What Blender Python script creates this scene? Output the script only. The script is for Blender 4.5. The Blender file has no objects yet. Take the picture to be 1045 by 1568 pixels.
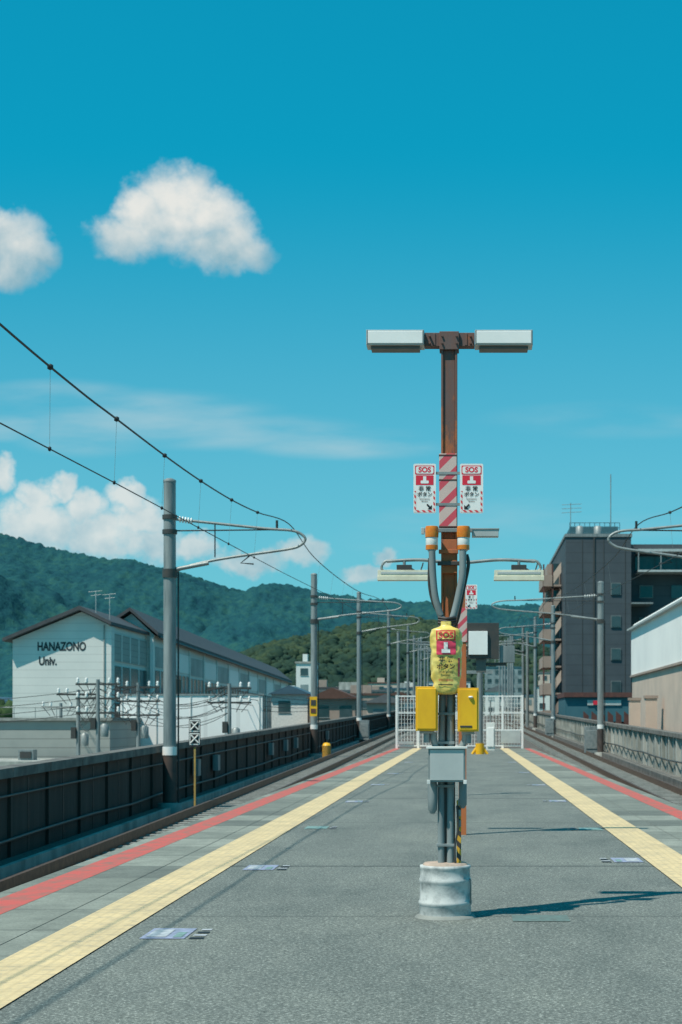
import bpy, math, random
import numpy as np
from mathutils import Vector, noise
random.seed(7); np.random.seed(7)
scene=bpy.context.scene
R=math.radians

# ---------------------------------------------------------------- materials
def new_mat(name):
    m=bpy.data.materials.new(name); m.use_nodes=True
    nt=m.node_tree; b=nt.nodes['Principled BSDF']
    return m,nt,b
def N(nt,t,**k):
    n=nt.nodes.new(t)
    for a,v in k.items(): setattr(n,a,v)
    return n
def mth(nt,op,a,b=None,clamp=False):
    n=nt.nodes.new('ShaderNodeMath'); n.operation=op; n.use_clamp=clamp
    for i,v in enumerate((a,b)):
        if v is None: continue
        if isinstance(v,(int,float)): n.inputs[i].default_value=v
        else: nt.links.new(v,n.inputs[i])
    return n.outputs[0]
def ramp(nt,fac,stops):
    n=nt.nodes.new('ShaderNodeValToRGB'); cr=n.color_ramp
    while len(cr.elements)<len(stops): cr.elements.new(.5)
    for e,(p,c) in zip(cr.elements,stops):
        e.position=p; e.color=(c[0],c[1],c[2],1)
    nt.links.new(fac,n.inputs[0]); return n.outputs[0]
def mixc(nt,f,a,b,mode='MIX'):
    n=nt.nodes.new('ShaderNodeMix'); n.data_type='RGBA'; n.blend_type=mode
    for s,v in ((n.inputs[0],f),(n.inputs[6],a),(n.inputs[7],b)):
        if isinstance(v,(int,float)): s.default_value=v
        elif isinstance(v,(tuple,list)): s.default_value=(v[0],v[1],v[2],1)
        else: nt.links.new(v,s)
    return n.outputs[2]
def noi(nt,vec,scale,detail=4,rough=.6):
    n=nt.nodes.new('ShaderNodeTexNoise'); n.inputs['Scale'].default_value=scale
    n.inputs['Detail'].default_value=detail; n.inputs['Roughness'].default_value=rough
    if vec is not None: nt.links.new(vec,n.inputs['Vector'])
    return n.outputs[0]
def coords(nt,scale=(1,1,1)):
    t=nt.nodes.new('ShaderNodeTexCoord'); mp=nt.nodes.new('ShaderNodeMapping')
    mp.inputs['Scale'].default_value=scale
    nt.links.new(t.outputs['Object'],mp.inputs[0]); return mp.outputs[0]
def bump(nt,b,h,strength=.3,dist=.02):
    n=nt.nodes.new('ShaderNodeBump'); n.inputs['Strength'].default_value=strength
    n.inputs['Distance'].default_value=dist
    nt.links.new(h,n.inputs['Height']); nt.links.new(n.outputs[0],b.inputs['Normal'])
def mat(name,c1,c2=None,scale=6,rough=.6,metal=0,bmp=0,stretch=(1,1,1),detail=5,lo=.35,hi=.65):
    m,nt,b=new_mat(name)
    b.inputs['Roughness'].default_value=rough; b.inputs['Metallic'].default_value=metal
    if c2 is None: c2=tuple(x*.78 for x in c1)
    v=coords(nt,stretch); n=noi(nt,v,scale,detail)
    nt.links.new(ramp(nt,n,[(lo,c1),(hi,c2)]),b.inputs['Base Color'])
    if bmp: bump(nt,b,n,bmp,.01)
    return m
def stripes(name,ca,cb,axis=(1,0,1),period=.1,duty=.5,rough=.5):
    m,nt,b=new_mat(name); b.inputs['Roughness'].default_value=rough
    t=nt.nodes.new('ShaderNodeTexCoord'); s=nt.nodes.new('ShaderNodeSeparateXYZ')
    nt.links.new(t.outputs['Object'],s.inputs[0])
    a=None
    for i,k in enumerate(axis):
        if k:
            q=mth(nt,'MULTIPLY',s.outputs[i],k/period); a=q if a is None else mth(nt,'ADD',a,q)
    f=mth(nt,'GREATER_THAN',mth(nt,'FRACT',mth(nt,'ADD',a,1000.)),duty)
    c=mixc(nt,f,ca,cb)
    n=noi(nt,t.outputs['Object'],14,5)
    c=mixc(nt,mth(nt,'MULTIPLY',n,.3),c,(.28,.22,.18))
    nt.links.new(c,b.inputs['Base Color']); return m

M_white=mat('white_paint',(.78,.78,.74),(.60,.61,.58),5)
M_whitec=mat('white_clean',(.84,.83,.80),(.78,.77,.74),5,.4)
M_grey=mat('galvanised_grey',(.30,.32,.31),(.20,.23,.23),8,.5,.25)
M_polegrey=mat('pole_grey',(.25,.285,.285),(.14,.17,.175),2.5,.6,0,.1,(3,3,.4))
M_dark=mat('dark_metal',(.04,.042,.042),(.06,.052,.045),9,.5)
M_black=mat('black_print',(.02,.02,.022),None,5,.6)
M_red=mat('sign_red',(.74,.02,.045),(.66,.02,.05),6,.5)
M_yellow=mat('yellow_box_paint',(.86,.47,.010),(.74,.37,.010),7,.45,0,.05,(1,1,.5))
M_bag=mat('yellow_vinyl',(.80,.64,.20),(.72,.52,.11),9,.35,0,.15)
M_amber=mat('amber_lens',(.72,.23,.015),(.58,.15,.01),30,.25)
M_conc=mat('concrete',(.30,.31,.285),(.18,.19,.175),3,.85,0,.25)
M_cope=mat('coping_concrete',(.17,.165,.15),(.085,.08,.072),2.2,.9,0,.25)
M_concl=mat('concrete_light',(.46,.46,.42),(.22,.23,.205),1.6,.85,0,.2,(1,1,.3),8)
M_barrel=mat('worn_white_drum',(.54,.55,.53),(.20,.22,.22),9,.6,.0,.04,(1,1,1.3),9,.44,.70)
M_drumtop=mat('drum_mortar',(.46,.34,.27),(.32,.26,.21),20,.9)
M_lampcase=mat('lamp_case_grey',(.50,.52,.50),(.42,.44,.43),3,.4,.1)
M_lampdark=mat('lamp_underside',(.12,.12,.11),None,5,.5)
M_cream=mat('cream_fluorescent_case',(.76,.72,.56),(.62,.58,.44),7,.5)
M_wire=mat('wire_dark',(.022,.028,.03),None,5,.6)
M_ballast=mat('ballast',(.15,.13,.11),(.045,.04,.035),22,.95,0,.8)
M_rail=mat('rail_steel',(.20,.12,.08),(.12,.07,.05),8,.5,.6)
M_glass=mat('window_glass',(.03,.055,.06),(.07,.10,.11),.35,.12)
M_glassl=mat('window_blind',(.30,.36,.36),(.16,.20,.20),.4,.4)
M_brown=mat('brown_frames',(.20,.09,.045),None,2,.6)
M_rooftile=mat('roof_dark',(.07,.07,.075),(.045,.05,.055),2,.7)
M_tan=mat('tan_panel',(.38,.29,.24),(.30,.24,.20),1,.8)
M_beige=mat('beige_wall',(.60,.47,.38),(.50,.40,.33),.6,.8)
M_teal=mat('teal_mesh',(.03,.11,.14),(.05,.14,.17),1,.6)
M_redbrown=mat('red_brown_steel',(.13,.05,.038),(.08,.032,.028),3,.7)
M_polebase=mat('pole_base_paint',(.055,.045,.042),(.085,.06,.05),4,.7)
M_redline=mat('red_line',(.52,.095,.075),(.27,.13,.10),6,.75,0,.2,(1,.5,1),9,.42,.68)
M_pinkw=stripes('pink_white_wrap',(.66,.05,.09),(.66,.50,.45),(-1,0,1),.165,.42)
M_yb=stripes('yellow_black_tape',(.75,.40,.01),(.02,.02,.02),(1,0,1),.09)
M_rs=stripes('red_white_tape',(.72,.03,.05),(.78,.78,.76),(1,0,1),.045)

M_rust,nt,b=new_mat('rusted_paint')
t=nt.nodes.new('ShaderNodeTexCoord'); s=nt.nodes.new('ShaderNodeSeparateXYZ'); nt.links.new(t.outputs['Object'],s.inputs[0])
mp=nt.nodes.new('ShaderNodeMapping'); mp.inputs['Scale'].default_value=(1,1,.35); nt.links.new(t.outputs['Object'],mp.inputs[0])
n1=noi(nt,mp.outputs[0],9,7,.7); n2=noi(nt,mp.outputs[0],60,3)
zz=mth(nt,'MULTIPLY',mth(nt,'SUBTRACT',4.0,s.outputs[2]),.16)
f=mth(nt,'ADD',n1,zz,); f=mth(nt,'ADD',f,mth(nt,'MULTIPLY',n2,.15))
c=ramp(nt,f,[(.42,(.13,.088,.082)),(.58,(.15,.08,.065)),(.70,(.36,.12,.05)),(.92,(.48,.14,.045))])
nt.links.new(c,b.inputs['Base Color']); b.inputs['Roughness'].default_value=.8; bump(nt,b,n1,.3,.01)

# asphalt
M_asph,nt,b=new_mat('asphalt')
v=coords(nt); fine=noi(nt,v,48,3,.9); mid=noi(nt,v,10,6,.8); big=noi(nt,coords(nt,(1,.4,1)),.8,6,.7)
c=ramp(nt,fine,[(.34,(.026,.030,.026)),(.46,(.106,.118,.106)),(.55,(.155,.170,.153)),(.66,(.47,.49,.44))])
c=mixc(nt,.25,c,ramp(nt,mid,[(.3,(.07,.084,.076)),(.7,(.22,.238,.214))]))
c=mixc(nt,.85,c,ramp(nt,big,[(.30,(.66,.70,.71)),(.50,(1.0,1.0,1.0)),(.70,(1.28,1.26,1.22))]),'MULTIPLY')
s=nt.nodes.new('ShaderNodeSeparateXYZ'); nt.links.new(v,s.inputs[0])
wob=mth(nt,'MULTIPLY',mth(nt,'SUBTRACT',mid,.5),.12)
yy=mth(nt,'ADD',s.outputs[1],wob)
for y0,wd,k in ((16.9,.05,.75),(12.55,.03,.4),(31.8,.09,.6),(24.2,.05,.35),(48,.12,.5)):
    d=mth(nt,'LESS_THAN',mth(nt,'ABSOLUTE',mth(nt,'SUBTRACT',yy,y0)),wd)
    c=mixc(nt,mth(nt,'MULTIPLY',d,k),c,(.025,.032,.03))
nt.links.new(c,b.inputs['Base Color']); b.inputs['Roughness'].default_value=.9; bump(nt,b,fine,.6,.008)

# edge paving
M_tile,nt,b=new_mat('edge_paving')
v=coords(nt); s=nt.nodes.new('ShaderNodeSeparateXYZ'); nt.links.new(v,s.inputs[0])
q=mth(nt,'MULTIPLY',s.outputs[1],1/1.3)
wn=nt.nodes.new('ShaderNodeTexWhiteNoise'); wn.noise_dimensions='1D'; nt.links.new(mth(nt,'FLOOR',q),wn.inputs['W'])
c=ramp(nt,wn.outputs[0],[(0,(.14,.153,.135)),(.4,(.20,.215,.185)),(1,(.28,.295,.255))])
j=mth(nt,'LESS_THAN',mth(nt,'FRACT',q),.03); c=mixc(nt,mth(nt,'MULTIPLY',j,.5),c,(.06,.065,.06))
c=mixc(nt,.7,c,ramp(nt,noi(nt,v,40,5,.85),[(.3,(.5,.5,.5)),(.7,(1.35,1.35,1.35))]),'MULTIPLY')
c=mixc(nt,.7,c,ramp(nt,noi(nt,v,2.2,6,.75),[(.3,(.55,.56,.55)),(.7,(1.25,1.25,1.22))]),'MULTIPLY')
nt.links.new(c,b.inputs['Base Color']); b.inputs['Roughness'].default_value=.9

# tactile paving
M_tact,nt,b=new_mat('tactile_yellow')
v=coords(nt); s=nt.nodes.new('ShaderNodeSeparateXYZ'); nt.links.new(v,s.inputs[0])
fy=mth(nt,'LESS_THAN',mth(nt,'FRACT',mth(nt,'MULTIPLY',s.outputs[1],1/.3)),.05)
fx=mth(nt,'LESS_THAN',mth(nt,'FRACT',mth(nt,'ADD',mth(nt,'MULTIPLY',s.outputs[0],1/.08),100)),.3)
nn=noi(nt,v,9,8,.8); n4=noi(nt,v,1.1,5,.7)
c=ramp(nt,nn,[(.32,(.74,.55,.29)),(.50,(.66,.50,.27)),(.66,(.40,.33,.22))])
c=mixc(nt,.8,c,ramp(nt,n4,[(.35,(.78,.80,.84)),(.6,(1.05,1.05,1.05))]),'MULTIPLY')
c=mixc(nt,mth(nt,'MULTIPLY',fx,.28),c,(.44,.33,.18)); c=mixc(nt,mth(nt,'MULTIPLY',fy,.22),c,(.28,.22,.13))
nt.links.new(c,b.inputs['Base Color']); b.inputs['Roughness'].default_value=.7

M_wall,nt,b=new_mat('stained_wall')
v=coords(nt,(1,1,.15)); a=noi(nt,v,2.2,6,.7)
c=ramp(nt,a,[(.3,(.034,.024,.020)),(.55,(.055,.038,.031)),(.75,(.09,.07,.057))])
nt.links.new(c,b.inputs['Base Color']); b.inputs['Roughness'].default_value=.9
def siding(name,c1,c2,per,axis=2,dark=.6):
    m,nt,b=new_mat(name); v=coords(nt); s=nt.nodes.new('ShaderNodeSeparateXYZ'); nt.links.new(v,s.inputs[0])
    f=mth(nt,'LESS_THAN',mth(nt,'FRACT',mth(nt,'ADD',mth(nt,'MULTIPLY',s.outputs[axis],1/per),500)),.12)
    c=ramp(nt,noi(nt,v,.5,5),[(.3,c1),(.7,c2)])
    c=mixc(nt,mth(nt,'MULTIPLY',f,dark),c,tuple(x*.35 for x in c1))
    nt.links.new(c,b.inputs['Base Color']); b.inputs['Roughness'].default_value=.7; return m
M_side=siding('white_siding',(.72,.71,.66),(.64,.64,.60),.62,2,.22)
M_panel=siding('white_hoarding',(.88,.86,.83),(.82,.81,.78),2.0,0,.2)
M_greyslat=siding('grey_slats',(.36,.37,.34),(.28,.30,.28),.5,2,.5)
M_tile_b=siding('dark_tile_wall',(.064,.082,.094),(.046,.060,.072),1.0,2,.3)

def foliage(name,dk,md,lt,sc,wt=.6,bp=0):
    m,nt,b=new_mat(name); v=coords(nt)
    a=noi(nt,v,sc,4,.7); g=noi(nt,v,sc*.12,4,.6)
    h=mth(nt,'ADD',mth(nt,'MULTIPLY',a,wt),mth(nt,'MULTIPLY',g,1-wt))
    c=ramp(nt,h,[(.38,dk),(.5,md),(.63,lt)])
    nt.links.new(c,b.inputs['Base Color']); b.inputs['Roughness'].default_value=.9
    b.inputs['Specular IOR Level'].default_value=.1
    if bp: bump(nt,b,a,bp,8)
    return m
M_far=foliage('far_forest_hazed',(.008,.050,.068),(.012,.070,.082),(.024,.094,.084),.07,.6,.6)  # blue-teal base colours stand in for aerial haze over the distant forest
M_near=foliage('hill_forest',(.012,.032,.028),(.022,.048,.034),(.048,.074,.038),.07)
M_leaf=foliage('leaves',(.02,.045,.02),(.04,.075,.03),(.075,.115,.045),1.2)
M_ground=mat('town_ground',(.17,.19,.17),(.09,.12,.09),.05,.95)

# ---------------------------------------------------------------- mesh builder
class B:
    def __init__(s): s.v=[];s.f=[];s.m=[];s.sm=[];s.mats=[]
    def mi(s,m):
        if m not in s.mats: s.mats.append(m)
        return s.mats.index(m)
    def add(s,vs,fs,m,smooth=False):
        o=len(s.v); s.v+= [tuple(p) for p in vs]; i=s.mi(m)
        for f in fs: s.f.append([o+k for k in f]); s.m.append(i); s.sm.append(smooth)
    def box(s,x0,x1,y0,y1,z0,z1,m): s.hexa(x0,x1,y0,y1,z0,z1,z0,z1,m)
    def hexa(s,x0,x1,ya,yb,za0,za1,zb0,zb1,m):
        s.add([(x0,ya,za0),(x1,ya,za0),(x1,yb,zb0),(x0,yb,zb0),(x0,ya,za1),(x1,ya,za1),(x1,yb,zb1),(x0,yb,zb1)],
              [(0,3,2,1),(4,5,6,7),(0,1,5,4),(1,2,6,5),(2,3,7,6),(3,0,4,7)],m)
    def poly(s,pts,m): s.add(pts,[list(range(len(pts)))],m)
    def prism(s,pts,d,m):
        n=len(pts); q=[tuple(Vector(p)+Vector(d)) for p in pts]
        s.add(list(pts)+q,[list(range(n))[::-1],[n+i for i in range(n)]]+[(i,(i+1)%n,n+(i+1)%n,n+i) for i in range(n)],m)
    def tube(s,pts,r,m,n=8,r2=None):
        pts=[Vector(p) for p in pts]; k=len(pts); vs=[];fs=[]
        for i,p in enumerate(pts):
            d=(pts[min(i+1,k-1)]-pts[max(i-1,0)]).normalized()
            up=Vector((0,0,1)) if abs(d.z)<.9 else Vector((0,1,0))
            a=d.cross(up).normalized(); c=a.cross(d)
            rr=r if r2 is None else r+(r2-r)*i/(k-1)
            for j in range(n):
                t=2*math.pi*j/n; vs.append(p+a*math.cos(t)*rr+c*math.sin(t)*rr)
        for i in range(k-1):
            for j in range(n): fs.append((i*n+j,i*n+(j+1)%n,(i+1)*n+(j+1)%n,(i+1)*n+j))
        s.add(vs,fs,m,True); s.add(vs[:n],[list(range(n))],m); s.add(vs[-n:],[list(range(n))[::-1]],m)
    def lathe(s,c,prof,m,n=32,ax=1,ay=1):
        vs=[];fs=[]
        for (r,z) in prof:
            for j in range(n):
                t=2*math.pi*j/n; vs.append((c[0]+r*ax*math.cos(t),c[1]+r*ay*math.sin(t),c[2]+z))
        for i in range(len(prof)-1):
            for j in range(n): fs.append((i*n+j,i*n+(j+1)%n,(i+1)*n+(j+1)%n,(i+1)*n+j))
        s.add(vs,fs,m,True)
        s.add(vs[:n],[list(range(n))[::-1]],m); s.add(vs[-n:],[list(range(n))],m)
    def out(s,name,bev=0,parent=None):
        me=bpy.data.meshes.new(name); me.from_pydata(s.v,[],s.f)
        for m in s.mats: me.materials.append(m)
        me.polygons.foreach_set('material_index',s.m); me.polygons.foreach_set('use_smooth',s.sm); me.update()
        o=bpy.data.objects.new(name,me); scene.collection.objects.link(o)
        if bev:
            md=o.modifiers.new('bev','BEVEL'); md.width=bev; md.segments=2; md.limit_method='ANGLE'; md.angle_limit=R(50)
        if parent: o.parent=parent
        return o
def smooth_pts(pts,n=6):
    P=[Vector(p) for p in pts]; out=[]
    for i in range(len(P)-1):
        a=P[max(i-1,0)];b=P[i];c=P[i+1];d=P[min(i+2,len(P)-1)]
        for k in range(n):
            t=k/n; out.append(.5*((2*b)+(c-a)*t+(2*a-5*b+4*c-d)*t*t+(3*b-a-3*c+d)*t**3))
    out.append(P[-1]); return out
def text(name,body,size,loc,m,parent,proj=None,bold=0,sx=1,align='CENTER'):
    cu=bpy.data.curves.new(name,'FONT'); cu.body=body; cu.size=size; cu.align_x=align; cu.align_y='CENTER'; cu.offset=bold
    o=bpy.data.objects.new(name+'_c',cu); scene.collection.objects.link(o)
    o.location=loc; o.rotation_euler=(R(90),0,0); o.scale=(sx,1,1)
    bpy.context.view_layer.update()
    me=bpy.data.meshes.new_from_object(o.evaluated_get(bpy.context.evaluated_depsgraph_get()))
    me.transform(o.matrix_world)
    bpy.data.objects.remove(o)
    if proj:
        for v in me.vertices: v.co.y=proj(v.co.x,v.co.z)
    me.materials.clear(); me.materials.append(m)
    o=bpy.data.objects.new(name,me); scene.collection.objects.link(o)
    if parent: o.parent=parent
    return o

# ---------------------------------------------------------------- ground & viaduct
g=B(); g.poly([(-9000,-2000,-6),(9000,-2000,-6),(9000,12000,-6),(-9000,12000,-6)],M_ground); g.out('ground')
bed=lambda y:-1.15+.0115*y
top=lambda y:.42+.0128*y
g=B()
g.hexa(-7.9,7.5,-12,330,-6,bed(-12),-6,bed(330),M_ballast)
g.out('railway_ballast_deck')
g=B()
for cx in (-5.6,5.4):
    for dx in (-.53,.53):
        g.hexa(cx+dx-.035,cx+dx+.035,-12,330,bed(-12)+.12,bed(-12)+.3,bed(330)+.12,bed(330)+.3,M_rail)
    y=-11
    while y<330:
        g.box(cx-1.0,cx+1.0,y,y+.24,bed(y)-.05,bed(y)+.13,M_conc); y+=.62
g.out('railway_track')
g=B(); g.box(-4.08,3.83,-12,91.5,-1.6,0,M_conc)
for y in range(-12,91,3): g.box(-4.11,-4.08,y,y+.06,-1.5,-.02,M_dark); 
g.out('station_platform')
def sheet(name,x0,x1,y0,y1,z,m):
    g=B(); g.poly([(x0,y0,z),(x1,y0,z),(x1,y1,z),(x0,y1,z)],m); return g.out(name)
sheet('platform_asphalt',-2.41,1.95,-12,91.4,.004,M_asph)
g=B()
for x0,x1 in ((-4.07,-3.93),(-3.60,-3.115),(-3.105,-2.89),(2.42,2.71),(2.72,3.30),(3.62,3.82)):
    g.poly([(x0,-12,.004),(x1,-12,.004),(x1,91.4,.004),(x0,91.4,.004)],M_tile)
g.out('platform_edge_paving')
sheet('red_edge_line',-3.93,-3.60,-12,91.4,.006,M_redline)
sheet('red_edge_line',3.30,3.62,-12,91.4,.006,M_redline)
sheet('yellow_tactile_strip',-2.89,-2.41,-12,91.4,.012,M_tact)
sheet('yellow_tactile_strip',1.95,2.42,-12,91.4,.012,M_tact)
M_lav=mat('boarding_mark_blue',(.34,.36,.50),(.20,.23,.30),14,.6)
M_lavg=mat('boarding_mark_green',(.22,.35,.32),(.15,.23,.21),14,.6)
M_lavw=mat('boarding_mark_white',(.52,.53,.55),(.30,.32,.34),18,.6)
def mark(x,y,flip,m=M_lav):
    g=B()
    s=-1 if flip else 1
    def rr(a,b,c,d,z,mm):
        xs=sorted((x+s*a,x+s*b)); g.poly([(xs[0],y+c,z),(xs[1],y+c,z),(xs[1],y+d,z),(xs[0],y+d,z)],mm)
    rr(-.22,.09,-.28,.28,.009,m); rr(-.19,-.05,-.20,.20,.012,M_lavw if m is M_lav else M_lavg); rr(-.0,.06,-.22,.05,.012,M_lavg)
    for k in range(4):
        rr(.12+.005*k,.22-.004*k,-.28+.15*k,-.20+.15*k,.009,M_black if k%2==0 else M_lavw)
    g.out('boarding_position_mark')
for y in (11.5,16.7,23,): mark(-2.02,y,False,M_lav if y!=23 else M_lavg)
for y in (30.5,38.7,47,60): mark(-2.0,y,False)
for y in (17.6,22.7,30.7,38.5,48,60): mark(1.68,y,True,M_lav if y!=22.7 else M_lavg)
sheet('worn_floor_mark',.36,.79,12.2,12.6,.008,mat('worn_mark',(.12,.19,.175),(.10,.13,.12),20,.9))

def parapet_left():
    g=B(); y=-12.
    while y<330:
        y2=min(y+2.4,330)
        g.hexa(-7.62,-7.40,y,y2,-6,top(y)-.16,-6,top(y2)-.16,M_wall)
        g.hexa(-7.40,-7.345,y+.02,y+.14,bed(y)-.1,top(y)-.17,bed(y)-.1,top(y)-.17,M_wall)
        g.hexa(-7.40,-7.39,y+1.25,y+1.28,bed(y)-.1,top(y)-.2,bed(y)-.1,top(y)-.2,M_dark)
        g.hexa(-7.66,-7.30,y,y2-.02,top(y)-.16,top(y),top(y2)-.16,top(y2),M_cope)
        y=y2
    g.hexa(-7.33,-7.05,-12,330,bed(-12)-.1,bed(-12)+.16,bed(330)-.1,bed(330)+.16,M_ballast)
    g.hexa(-7.05,-6.96,-12,330,bed(-12)-.1,bed(-12)+.17,bed(330)-.1,bed(330)+.17,M_concl)
    g.tube([(-7.34,y,top(y)-.45) for y in range(-12,330,6)],.022,M_dark,6)
    g.tube([(-7.32,y,bed(y)+.45+.03*math.sin(y)) for y in range(-12,330,4)],.03,M_dark,6)
    for y in (44,47.5,61,66,70,86): g.box(-7.33,-7.18,y,y+.45,top(y)-.95,top(y)-.5,M_polegrey)
    g.out('viaduct_parapet_wall')
parapet_left()
def parapet_right():
    g=B(); y=-12.
    while y<330:
        y2=min(y+2.0,330)
        g.hexa(7.12,7.30,y,y2,-6,top(y)-.14,-6,top(y2)-.14,M_concl)
        g.hexa(7.00,7.12,y,y+.22,bed(y)-.1,top(y)-.15,bed(y)-.1,top(y)-.15,M_concl)
        g.hexa(7.06,7.12,y+1.05,y+1.2,bed(y)-.1,top(y)-.15,bed(y)-.1,top(y)-.15,M_conc)
        g.hexa(6.95,7.34,y,y2-.02,top(y)-.14,top(y),top(y2)-.14,top(y2),M_cope)
        y=y2
    g.hexa(6.6,7.0,-12,330,bed(-12)-.1,bed(-12)+.25,bed(330)-.1,bed(330)+.25,M_cope)
    g.tube([(6.97,y,bed(y)+.7+.03*math.sin(y)) for y in range(-12,330,4)],.03,M_dark,6)
    g.out('viaduct_parapet_wall')
parapet_right()

# ---------------------------------------------------------------- main lamp post
PX=-.12; PY=12.62
g=B()
for a,b in ((-.0625,-.045),(.045,.0625)): g.box(PX+a,PX+b,PY-.06,PY+.06,2.0,4.37,M_rust)
g.box(PX-.045,PX+.045,PY-.008,PY+.008,2.0,4.37,M_rust)
g.box(PX-.0445,PX+.0445,PY-.045,PY-.030,2.05,4.36,M_rust)
g.box(-.165,-.075,PY-.05,PY+.05,.3,2.0,M_dark)
g.box(-.31,.075,PY-.05,PY+.05,4.39,4.495,M_rust)
g.box(-.195,-.045,PY-.075,PY+.07,4.36,4.50,M_rust)
g.box(-.245,-.225,PY-.056,PY-.05,4.395,4.49,M_rust)
g.box(.0,.02,PY-.056,PY-.05,4.395,4.49,M_rust)
for x in (-.175,-.065,-.27,.045):
    for z in (4.41,4.465): g.tube([(x,PY-.09,z),(x,PY-.05,z)],.009,M_rust,6)
for x0,x1 in ((-.757,-.312),(.077,.522)):
    g.box(x0,x1,PY-.09,PY+.09,4.392,4.507,M_lampcase)
    g.box(x0+.012,x1-.012,PY-.097,PY-.09,4.402,4.497,M_whitec)
    g.box(x0+.035,x1-.035,PY-.06,PY+.08,4.368,4.392,M_lampdark)
    for x in (x0+.003,x1-.012): g.box(x,x+.009,PY-.099,PY-.09,4.393,4.506,M_grey)
g.box(-.197,-.062,PY-.072,PY+.07,3.0,3.56,M_pinkw)
for z in (3.0,3.17,3.36,3.55): g.box(-.2,-.059,PY-.075,PY+.073,z-.008,z+.004,M_redbrown)
g.box(-.31,.06,PY-.09,PY-.055,2.955,2.985,M_grey)
g.box(-.21,-.03,PY-.10,PY-.06,2.70,2.73,M_dark); g.box(-.20,-.05,PY-.10,PY-.06,2.79,2.82,M_rust)
g.box(-.18,-.06,PY-.08,PY-.06,2.64,2.90,M_rust)
g.box(.055,.26,PY-.06,PY+.04,2.925,2.985,M_lampcase); g.box(.05,.265,PY-.065,PY+.045,2.975,2.988,M_grey)
g.box(-.335,-.31,PY-.08,PY-.05,2.94,2.99,M_lampcase)
g.out('platform_lamp_post',.003)
g=B()
Y0=12.44
g.tube(smooth_pts([(-.25,Y0,2.80),(-.243,Y0,2.62),(-.225,Y0,2.45),(-.185,Y0,2.31),(-.155,Y0,2.22),(-.165,Y0,1.9),(-.175,Y0,1.5),(-.18,Y0,.9),(-.18,Y0,.38)]),.026,M_polegrey,12)
g.tube(smooth_pts([(-.015,Y0,2.80),(-.018,Y0,2.62),(-.05,Y0,2.45),(-.085,Y0,2.31),(-.115,Y0,2.22),(-.105,Y0,1.9),(-.11,Y0,1.5),(-.11,Y0,.9),(-.11,Y0,.38)]),.027,M_polegrey,12)
g.tube(smooth_pts([(.015,Y0+.06,2.78),(.028,Y0+.06,2.7),(.0,Y0+.06,2.55),(-.05,Y0+.06,2.3),(-.09,Y0+.08,2.2)]),.013,M_dark,8)
g.tube(smooth_pts([(-.27,Y0+.04,2.75),(-.272,Y0+.05,2.55),(-.24,Y0+.05,2.40),(-.17,Y0+.06,2.28)]),.011,M_dark,8)
for z in (2.22,2.25,2.27,2.29): g.tube(smooth_pts([(-.20,Y0-.03,z),(-.135,Y0-.06,z-.01),(-.07,Y0-.03,z)],4),.013,M_black,6)
g.tube([(-.145,Y0+.03,.38),(-.145,Y0+.03,1.35)],.026,M_dark,10)
g.tube(smooth_pts([(-.235,Y0-.02,1.42),(-.235,Y0-.02,1.36),(-.2,Y0-.01,1.25)]),.026,M_grey,10)
g.tube(smooth_pts([(.0,Y0-.02,1.42),(.0,Y0-.02,1.36),(-.06,Y0-.01,1.25)]),.026,M_grey,10)
for z in (.55,1.0,1.33,1.55): g.box(-.215,-.078,Y0-.034,Y0+.03,z,z+.02,M_polegrey)
g.tube(smooth_pts([(-.06,Y0-.03,.86),(-.05,Y0-.03,.7),(-.075,Y0-.035,.55),(-.07,Y0-.03,.4)]),.008,M_dark,6)
g.box(-.062,-.028,Y0,Y0+.05,.40,.90,M_yb)
g.box(-.275,.005,Y0-.14,Y0-.06,1.045,1.30,M_grey)
g.box(-.262,-.008,Y0-.146,Y0-.14,1.058,1.288,M_lampcase)
g.box(-.29,.02,Y0-.16,Y0-.03,1.296,1.312,M_white)
g.box(-.285,-.26,Y0-.155,Y0-.1,1.03,1.06,M_white); g.box(-.01,.015,Y0-.155,Y0-.1,1.03,1.06,M_white)
g.lathe((-.245,Y0-.02,.80),[(.015,0),(.034,.03),(.038,.12),(.038,.2),(.03,.26)],M_polegrey,14)
g.lathe((-.015,Y0-.02,.84),[(.012,0),(.03,.03),(.03,.12),(.03,.2),(.025,.22)],M_polegrey,14)
for i in range(3): g.box(-.05,-.03,Y0-.02,Y0+.02,.70+.08*i,.75+.08*i,M_grey)
g.out('conduit_pipes',.002)
g=B()
g.lathe((-.15,12.5,0),[(.199,.006),(.197,.10),(.204,.108),(.204,.128),(.197,.137),(.193,.268),(.199,.278),(.199,.298),(.192,.308),(.188,.372),(.194,.383),(.194,.402),(.18,.405)],M_barrel,48)
g.lathe((-.15,12.5,.4),[(.178,.0),(.16,.022),(.02,.03)],M_drumtop,32)
g.lathe((-.15,12.5,0),[(.235,.005),(.225,.018),(.2,.03)],M_conc,32)
g.tube([(.035,12.43,.30),(.045,12.42,.30),(.045,12.42,.12),(.035,12.43,.12)],.006,M_grey,6)
g.out('drum_post_base')
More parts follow.
